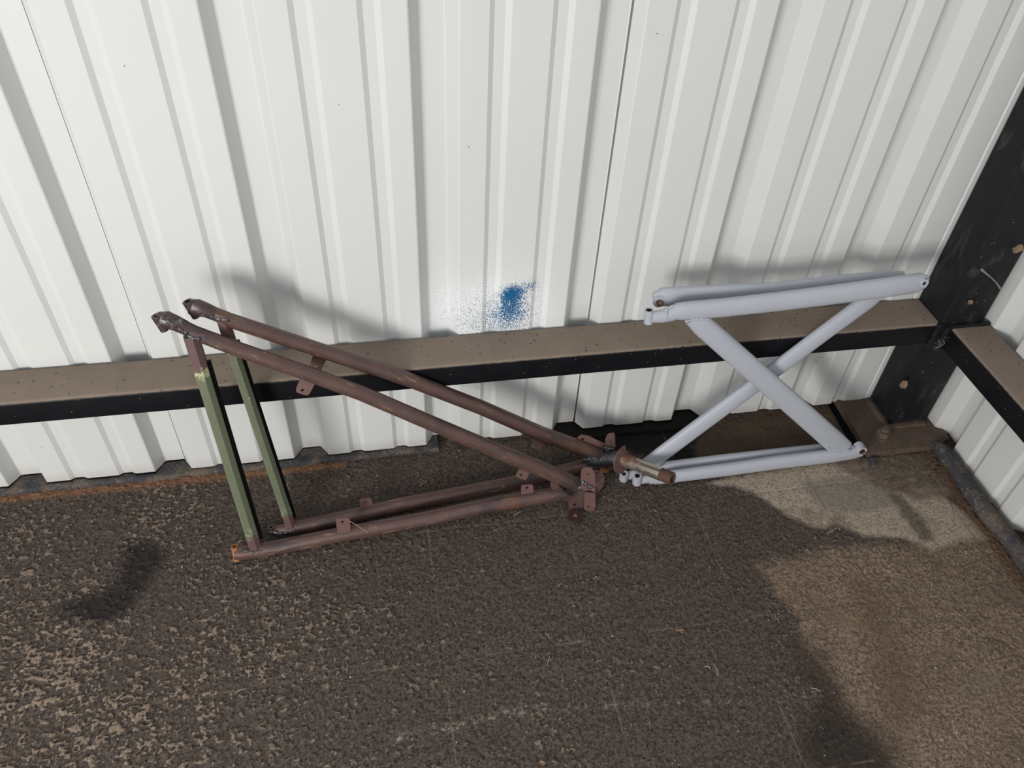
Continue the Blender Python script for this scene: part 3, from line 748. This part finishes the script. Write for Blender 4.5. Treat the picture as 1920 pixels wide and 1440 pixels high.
# --- fittings of the front leg
fa = Fp.p(1112, 905, 0)
flange(front, fa, (adir + Vector((-.1, -.45, .25))).normalized(), .0300, holes=8, rot=.2)
tab('lug', Fp, [(1090, 920), (1089, 884), (1095, 876), (1108, 876), (1115, 886), (1116, 926), (1108, 918)], [(1103, 888.5)], front, .022, hr=2.6, n=(.12, -1, .30), r=.3)
tab('lug', Fp, [(1096, 922), (1116, 924), (1116, 950), (1112, 960), (1102, 961), (1095, 955)], [(1103, 950)], front, .022, hr=2.4, n=(.05, -1, .2))
bm = bmesh.new(); bead(bm, [Fp.p(1091, 902, .026), Fp.p(1101, 910, .027), Fp.p(1113, 916, .026)], .0045, Fp.n, 31); obj('weld_bead', bm, MAT_WELD, front)
bm = bmesh.new()      # curved saddle plate between the tubes
P0 = [Fp.p(1082, 918, .014), Fp.p(1104, 914, .016), Fp.p(1106, 935, .018), Fp.p(1096, 955, .018), Fp.p(1085, 960, .016), Fp.p(1068, 955, .014), Fp.p(1064, 943, .012), Fp.p(1070, 930, .012)]
c0 = Fp.p(1077, 946, .016)
dn = Fp.n; plate(bm, rounded([at_ for at_ in [p - dn * (p - c0).dot(dn) for p in P0]], .25), [circle(c0, dn, .0046, 12)], dn, .004); obj('lug', bm, MAT_RUST, front, auto=50)
bm = bmesh.new(); g0 = [Fp.p(1034, 894, .013), Fp.p(1052, 915, .017), Fp.p(1074, 934, .016), Fp.p(1066, 941, .004), Fp.p(1046, 936, -.002), Fp.p(1032, 912, .000)]
va = [bm.verts.new(p) for p in g0]; vb = [bm.verts.new(p - Fp.n * .003) for p in g0]
bm.faces.new(va); bm.faces.new(vb[::-1])
for k in range(6): bm.faces.new((va[k], va[(k + 1) % 6], vb[(k + 1) % 6], vb[k]))
obj('gusset_plate', bm, MAT_RUST, front, smooth=False)
bm = bmesh.new(); dc = fl(1079, 967, .010); ring(bm, dc - Vector((0, 0, .0065)), dc, .0165, .0045, 26); obj('washer_foot', bm, MAT_SHADED_MAROON, front, auto=50)  # disc coloured dark to stand for the shade under the lug
bm = bmesh.new(); sweep(bm, [fl(1079, 966, .0105), Fp.p(1085, 950, .010)], .004, .004, (1, 0, 0), 10); sweep(bm, [fl(1079, 967, .004), fl(1079, 967, .0105)], .0046, .0046, (1, 0, 0), 12); obj('pin', bm, MAT_RUST, front)
# paler rubbed patch: strand of dry grass on the front lower tube
bm = bmesh.new(); sweep(bm, [Fp.p(655, 977, .018), Fp.p(668, 984, .021), Fp.p(690, 999, .020)], .0005, .0005, Fp.n, 5)
tag(obj('dry_grass_strand', bm, MAT_STRAW, base=Fp.p(668, 984, .02)), 'hair-thin dry grass strand curled over the lower tube of the front brown frame', 'grass strand')

# ------------------------------------------------------------------ grey strut frames
Hh = Plane(1.206, -.184, .015, .10)
Kk = Plane(1.20, -.152, .0, .132)
MB = .0125
def grey_frame(PL, cfg, base, label):
    root = thing('strut_frame', base, label, 'metal frame', 'grey primed Z-shaped strut frames')
    for nm, pts, hs, b in cfg['tubes']:
        bm = bmesh.new(); P = [PL.p(*q) for q in pts]; ra = [m_of(h, p) for h, p in zip(hs, P)]
        sweep(bm, P, ra, b, PL.n, 28, True, 2.2); obj(nm, bm, MAT_GREY, root, auto=50)
    for nm, c, ro, ri, off, th in cfg['washers']:
        bm = bmesh.new(); p = PL.p(*c, off); r = m_of(ro, p); ring(bm, p - PL.n * th, p, r, m_of(ri, p), 22, r * .85); obj(nm, bm, MAT_GREY, root, auto=50)
        bm = bmesh.new(); sweep(bm, [p - PL.n * (th + .001), p - PL.n * .002], m_of(ri, p) * 1.02, m_of(ri, p) * 1.02, (0, 0, 1), 14); obj('bolt_hole', bm, MAT_HOLE, root)
    for i, (pp, rr) in enumerate(cfg['welds']):
        bm = bmesh.new(); bead(bm, [PL.p(x, y, MB * .8) for x, y in pp], m_of(rr, PL.p(*pp[0])), PL.n, 60 + i)
        obj('weld_bead', bm, MAT_GREY, root)
    return root
gf = grey_frame(Hh, dict(
    tubes=[('top_tube', [(1258, 587), (1268, 584), (1282, 583), (1353, 577), (1453, 566), (1553, 553.5), (1653, 540), (1722, 530), (1737, 529)], [13, 17, 19, 19.5, 20, 20.5, 21, 21, 13], [.010, .012, .0125, .013, .013, .013, .013, .012, .006]),
           ('diagonal_tube', [(1302, 592), (1318, 611), (1371, 658), (1443, 721), (1509, 779), (1562, 826), (1580, 842)], [21, 21, 21, 21, 21, 21, 20], [.010, .0125, .0125, .0125, .0125, .0125, .010]),
           ('bottom_tube', [(1218, 900), (1240, 897), (1262, 893), (1370, 879), (1453, 867), (1553, 855), (1598, 848), (1616, 845)], [9, 12, 13.5, 14.5, 15, 15.5, 15.5, 12], [.007, .010, .012, .0125, .0125, .0125, .0125, .011]),
           ('end_neck', [(1212, 594), (1225, 594), (1242, 593), (1262, 587)], [12, 12, 13, 16], [.005, .008, .010, .011]),
           ('end_neck', [(1190, 900), (1200, 900), (1215, 898), (1232, 898)], [8, 10, 9, 12], [.004, .006, .007, .009])],
    washers=[('end_boss', (1733.5, 532), 10, 4, .0145, .018), ('end_boss', (1617, 847), 11, 6, .0145, .022)],
    welds=[([(1284, 603), (1296, 600), (1312, 598), (1330, 599)], 2.0), ([(1548, 834), (1560, 843), (1580, 848), (1598, 843)], 2.0), ([(1262, 572), (1250, 580), (1250, 596), (1257, 603)], 1.6)]),
    (1.48, -.17, 0), 'light grey strut frame in front, diagonal running from top left to bottom right')
rf = grey_frame(Kk, dict(
    tubes=[('top_tube', [(1226, 561), (1240, 557), (1262, 556), (1353, 551), (1453, 545.5), (1553, 534), (1640, 525), (1690, 521)], [13, 19, 20, 19, 18, 18, 17, 14], [.010, .0125, .0125, .0125, .0125, .0125, .0125, .010]),
           ('diagonal_tube', [(1211, 874), (1245, 848), (1319, 793), (1411, 724.5), (1454, 692.5), (1540, 628), (1627, 564), (1642, 553)], [17, 17.5, 17.5, 17.5, 17.5, 17.5, 18, 17], [.010, .0115, .0115, .0115, .0115, .0115, .0115, .009]),
           ('bottom_tube', [(1195, 887), (1225, 881), (1253, 876), (1350, 864), (1450, 853), (1545, 843), (1575, 839)], [10, 12, 13, 13.5, 13.5, 13.5, 10], [.008, .011, .0115, .0115, .0115, .0115, .009]),
           ('end_neck', [(1163, 893), (1175, 892), (1195, 888)], [9, 10, 10], [.004, .006, .009])],
    washers=[],
    welds=[([(1218, 870), (1232, 878), (1248, 872), (1254, 866)], 1.8)]),
    (1.45, -.13, 0), 'light grey strut frame nearest the wall, diagonal running from bottom left to top right')
# bolts left in the grey frames and the upright end bushings
bm = bmesh.new(); a, b = Hh.p(1217, 581), Hh.p(1215.5, 605); ring(bm, a, b, .0087, .0058, 20); obj('end_bushing', bm, MAT_GREY, gf)
bm = bmesh.new(); d = (a - b).normalized(); sweep(bm, [a - d * .01, a - d * .0008], .0058, .0058, Hh.n, 16); obj('bushing_bore', bm, MAT_HOLE, gf)
bm = bmesh.new(); a = Hh.p(1195, 892, .006); b = Hh.p(1194, 905, .002); ring(bm, a, b, .0105, .0060, 20); obj('end_bushing', bm, MAT_GREY, gf)
bm = bmesh.new(); d = (a - b).normalized(); sweep(bm, [a - d * .008, a - d * .0006], .0060, .0060, Hh.n, 16); obj('bushing_bore', bm, MAT_HOLE, gf)
bm = bmesh.new(); a = Kk.p(1170, 888.5, .008); b = Kk.p(1169, 898, .002); ring(bm, a, b, .0105, .0048, 20); obj('end_bushing', bm, MAT_GREY, rf)
bm = bmesh.new(); d = (a - b).normalized(); sweep(bm, [a - d * .008, a - d * .0006], .0048, .0048, Kk.n, 16); obj('bushing_bore', bm, MAT_HOLE, rf)
def bolt(PL, c, root, r=.0065, off=.013):
    bm = bmesh.new(); p = PL.p(*c, off)
    sweep(bm, [p - PL.n * .02, p + PL.n * .004], r, r, (0, 0, 1), 16); sweep(bm, [p + PL.n * .004, p + PL.n * .008], [r * .7, r * .35], [r * .7, r * .35], (0, 0, 1), 12)
    o = obj('bolt', bm, MAT_BOLT, root); o['label'] = 'coppery brown bolt'
bm = bmesh.new(); p = Kk.p(1236, 566, .0125); ring(bm, p - Kk.n * .004, p, m_of(12, p), m_of(6, p), 20); obj('end_boss', bm, MAT_GREY, rf)
bolt(Kk, (1237, 568), rf); bolt(Hh, (1619.5, 848.5), gf, .0055, .012)

# ------------------------------------------------------------------ small litter
def leaf(c, n, L, W, curl, label, rot=0.0, seed=1):
    rnd = random.Random(seed); d, u, v = basis(n, (1, .2, .3)); bm = bmesh.new()
    ca, sa = math.cos(rot), math.sin(rot); uu = u * ca + v * sa; vv = -u * sa + v * ca
    G_ = []
    for i in range(9):
        t = i / 8; wd = W * math.sin(math.pi * min(1, .08 + t * .92)) ** .7 * (1 + rnd.uniform(-.15, .15)); row = []
        for j in range(5):
            s = (j - 2) / 2
            row.append(Vector(c) + uu * (t - .5) * L + vv * s * wd / 2 + d * (.0012 + curl * (s * s * .6 + (t - .5) ** 2 * 1.4) + rnd.uniform(0, .0005)))
        G_.append([bm.verts.new(p) for p in row])
    for a, b in zip(G_, G_[1:]):
        for j in range(4): bm.faces.new((a[j], a[j + 1], b[j + 1], b[j]))
    r = bmesh.ops.solidify(bm, geom=bm.faces[:], thickness=.0004)
    return tag(obj('dried_leaf', bm, MAT_LEAF, base=c), label, 'leaf', 'dry leaf scraps')
F_ = (0, -1, 0)
leaf(wl(1693, 719, -.1015), F_, .030, .020, .004, 'curled tan leaf stuck low on the black corner column below the rails', .3, 1)
leaf(wl(1817, 564, -.1015), F_, .017, .011, .005, 'small orange-tan leaf scrap on the column just above the rails', .6, 2)
leaf(wl(1905, 463, -.1035), F_, .024, .022, .008, 'crumpled brown leaf clump high on the right edge of the column', 1.2, 3)
leaf(fl(1557, 982, .001), (0, 0, 1), .014, .011, .001, 'pale square leaf flake on the floor at the edge of the light patch', .2, 4)
leaf(fl(1274, 1184, .001), (0, 0, 1), .019, .006, .003, 'narrow upright-curled pale leaf in the middle of the dark floor', 1.3, 5)
leaf(fl(1231, 1253, .001), (0, 0, 1), .012, .005, .001, 'tiny pale leaf below the narrow curled one on the dark floor', 1.0, 6)
leaf(fl(100, 977, .001), (0, 0, 1), .011, .006, .001, 'pale flat chip on the floor near the wall at far left', .1, 7)
leaf(fl(1016, 1432, .001), (0, 0, 1), .011, .008, .002, 'round whitish leaf at the bottom edge of the photo', .8, 8)
leaf(fl(723, 1189, .001), (0, 0, 1), .008, .005, .002, 'small white flake on the floor below the front brown frame', 2.2, 9)
STRAWS = [((1338, 1245), (1346, 1268), 'short dry straw to the right of the narrow leaf, on dark floor'), ((1322, 1249), (1332, 1254), 'tiny straw beside the longer one right of the narrow leaf'),
          ((1025, 1248), (1030, 1230), 'bent dry straw on dark floor left of the small leaves'), ((1550, 1002), (1570, 990), 'dry straw just below the square leaf flake'),
          ((618, 1036), (625, 1030), 'straw below the left end of the front brown frame'), ((440, 1300), (455, 1292), 'curved straw on the lower left floor'),
          ((1135, 988), (1143, 983), 'short straw below the axle stub'), ((963, 967), (978, 958), 'straw in front of the lower brown tube near its lugs'),
          ((1520, 1290), (1538, 1297), 'pale straw by the edge of the brown floor patch'), ((1023, 1187), (1030, 1198), 'short twig on the dark floor below the washer foot')]
for a, b, lab in STRAWS:
    bm = bmesh.new(); A, B = fl(*a, .0022), fl(*b, .0022); mid = A.lerp(B, .5) + Vector((.002, .001, .0015))
    sweep(bm, [A, mid, B], .0006, .0006, (0, 0, 1), 5); tag(obj('dry_straw', bm, MAT_STRAW, base=A), lab, 'straw', 'bits of straw on the floor')
bm = bmesh.new()
pts = [wl(*q, -.1035) for q in ((1840, 505), (1848, 512), (1858, 520), (1868, 530), (1876, 541))]
sweep(bm, pts, [.003, .0022, .0016, .0018, .0024], .0016, F_, 7)
tag(obj('cobweb_tuft', bm, MAT_WEB, base=pts[0]), 'long grey dusty cobweb tuft on the column right of the top grey tube', 'cobweb')
rnd = random.Random(12)
def wisp(c, n_, r, lab, yy):
    bm = bmesh.new()
    for k in range(n_):
        p = Vector(c) + Vector((rnd.uniform(-r, r), -rnd.uniform(0, .004), rnd.uniform(-r, r)))
        q = p + Vector((rnd.uniform(-r, r), rnd.uniform(-.003, 0), rnd.uniform(-r, r))) * 1.1
        sweep(bm, [p, p.lerp(q, .5) + Vector((0, 0, rnd.uniform(-.003, .003))), q], .0004, .0004, (0, -1, 0), 4)
    tag(obj('cobweb_tuft', bm, MAT_WEB, base=c), lab, 'cobweb')
wisp(wl(1768, 640, -.112), 26, .014, 'dusty cobweb tangle where the two rails meet the column', 0)
wisp(wl(1533, 672, -.006), 14, .011, 'fine dark cobweb wisps on the white wall under the rail, right of the crossed tubes', 0)
# gravel and dirt too small to count
def scatter(name, n_, region, smin, smax, mat, seed, zoff=.0005):
    rnd = random.Random(seed); bm = bmesh.new(); k = 0
    while k < n_:
        p = region(rnd)
        if p is None: continue
        s = rnd.uniform(smin, smax) * (1 if rnd.random() < .85 else 1.7); k += 1
        r = bmesh.ops.create_icosphere(bm, subdivisions=1, radius=s) if False else None
        rot = Matrix.Rotation(rnd.uniform(0, 6.28), 3, 'Z') @ Matrix.Rotation(rnd.uniform(0, 1), 3, 'X')
        V = [bm.verts.new(Vector(p) + rot @ Vector((x * s * rnd.uniform(.7, 1.3), y * s * rnd.uniform(.5, 1.0), z * s * .5)) + Vector((0, 0, zoff))) for x, y, z in ((1, 0, 0), (0, 1, 0), (-1, 0, 0), (0, -1, 0), (0, 0, 1), (0, 0, -1))]
        for a, b, c in ((0, 1, 4), (1, 2, 4), (2, 3, 4), (3, 0, 4), (1, 0, 5), (2, 1, 5), (3, 2, 5), (0, 3, 5)): bm.faces.new((V[a], V[b], V[c]))
    return obj(name, bm, mat, smooth=False)
def reg_floor(r):
    x, y = r.uniform(-.3, 1.9), r.uniform(-1.1, -.03)
    return None if (.22 < x < 1.88 and y > -.29) else (x, y, .0012)
tag(scatter('floor_grit', 900, reg_floor, .0006, .0015, MAT_GRIT, 3), 'fine pale grit strewn over the stained floor', 'grit', kind='stuff')
def reg_crust(r):
    x, y = r.uniform(1.74, 1.93), r.uniform(-.285, -.178)
    return (x, y, .001)
tag(scatter('corner_debris', 260, reg_crust, .0012, .0036, MAT_PLATE, 8), 'dark crumbly debris piled in front of the column base plate', 'debris', kind='stuff')
bm = bmesh.new(); p = fl(1638, 868, 0)
sweep(bm, [fl(1635, 860, .008), fl(1639, 875, .006)], .008, .006, (0, 0, 1), 9); tag(obj('rubber_chunk', bm, MAT_FOAM, base=p), 'small dark rubber chunk in front of the base plate', 'rubber chunk')
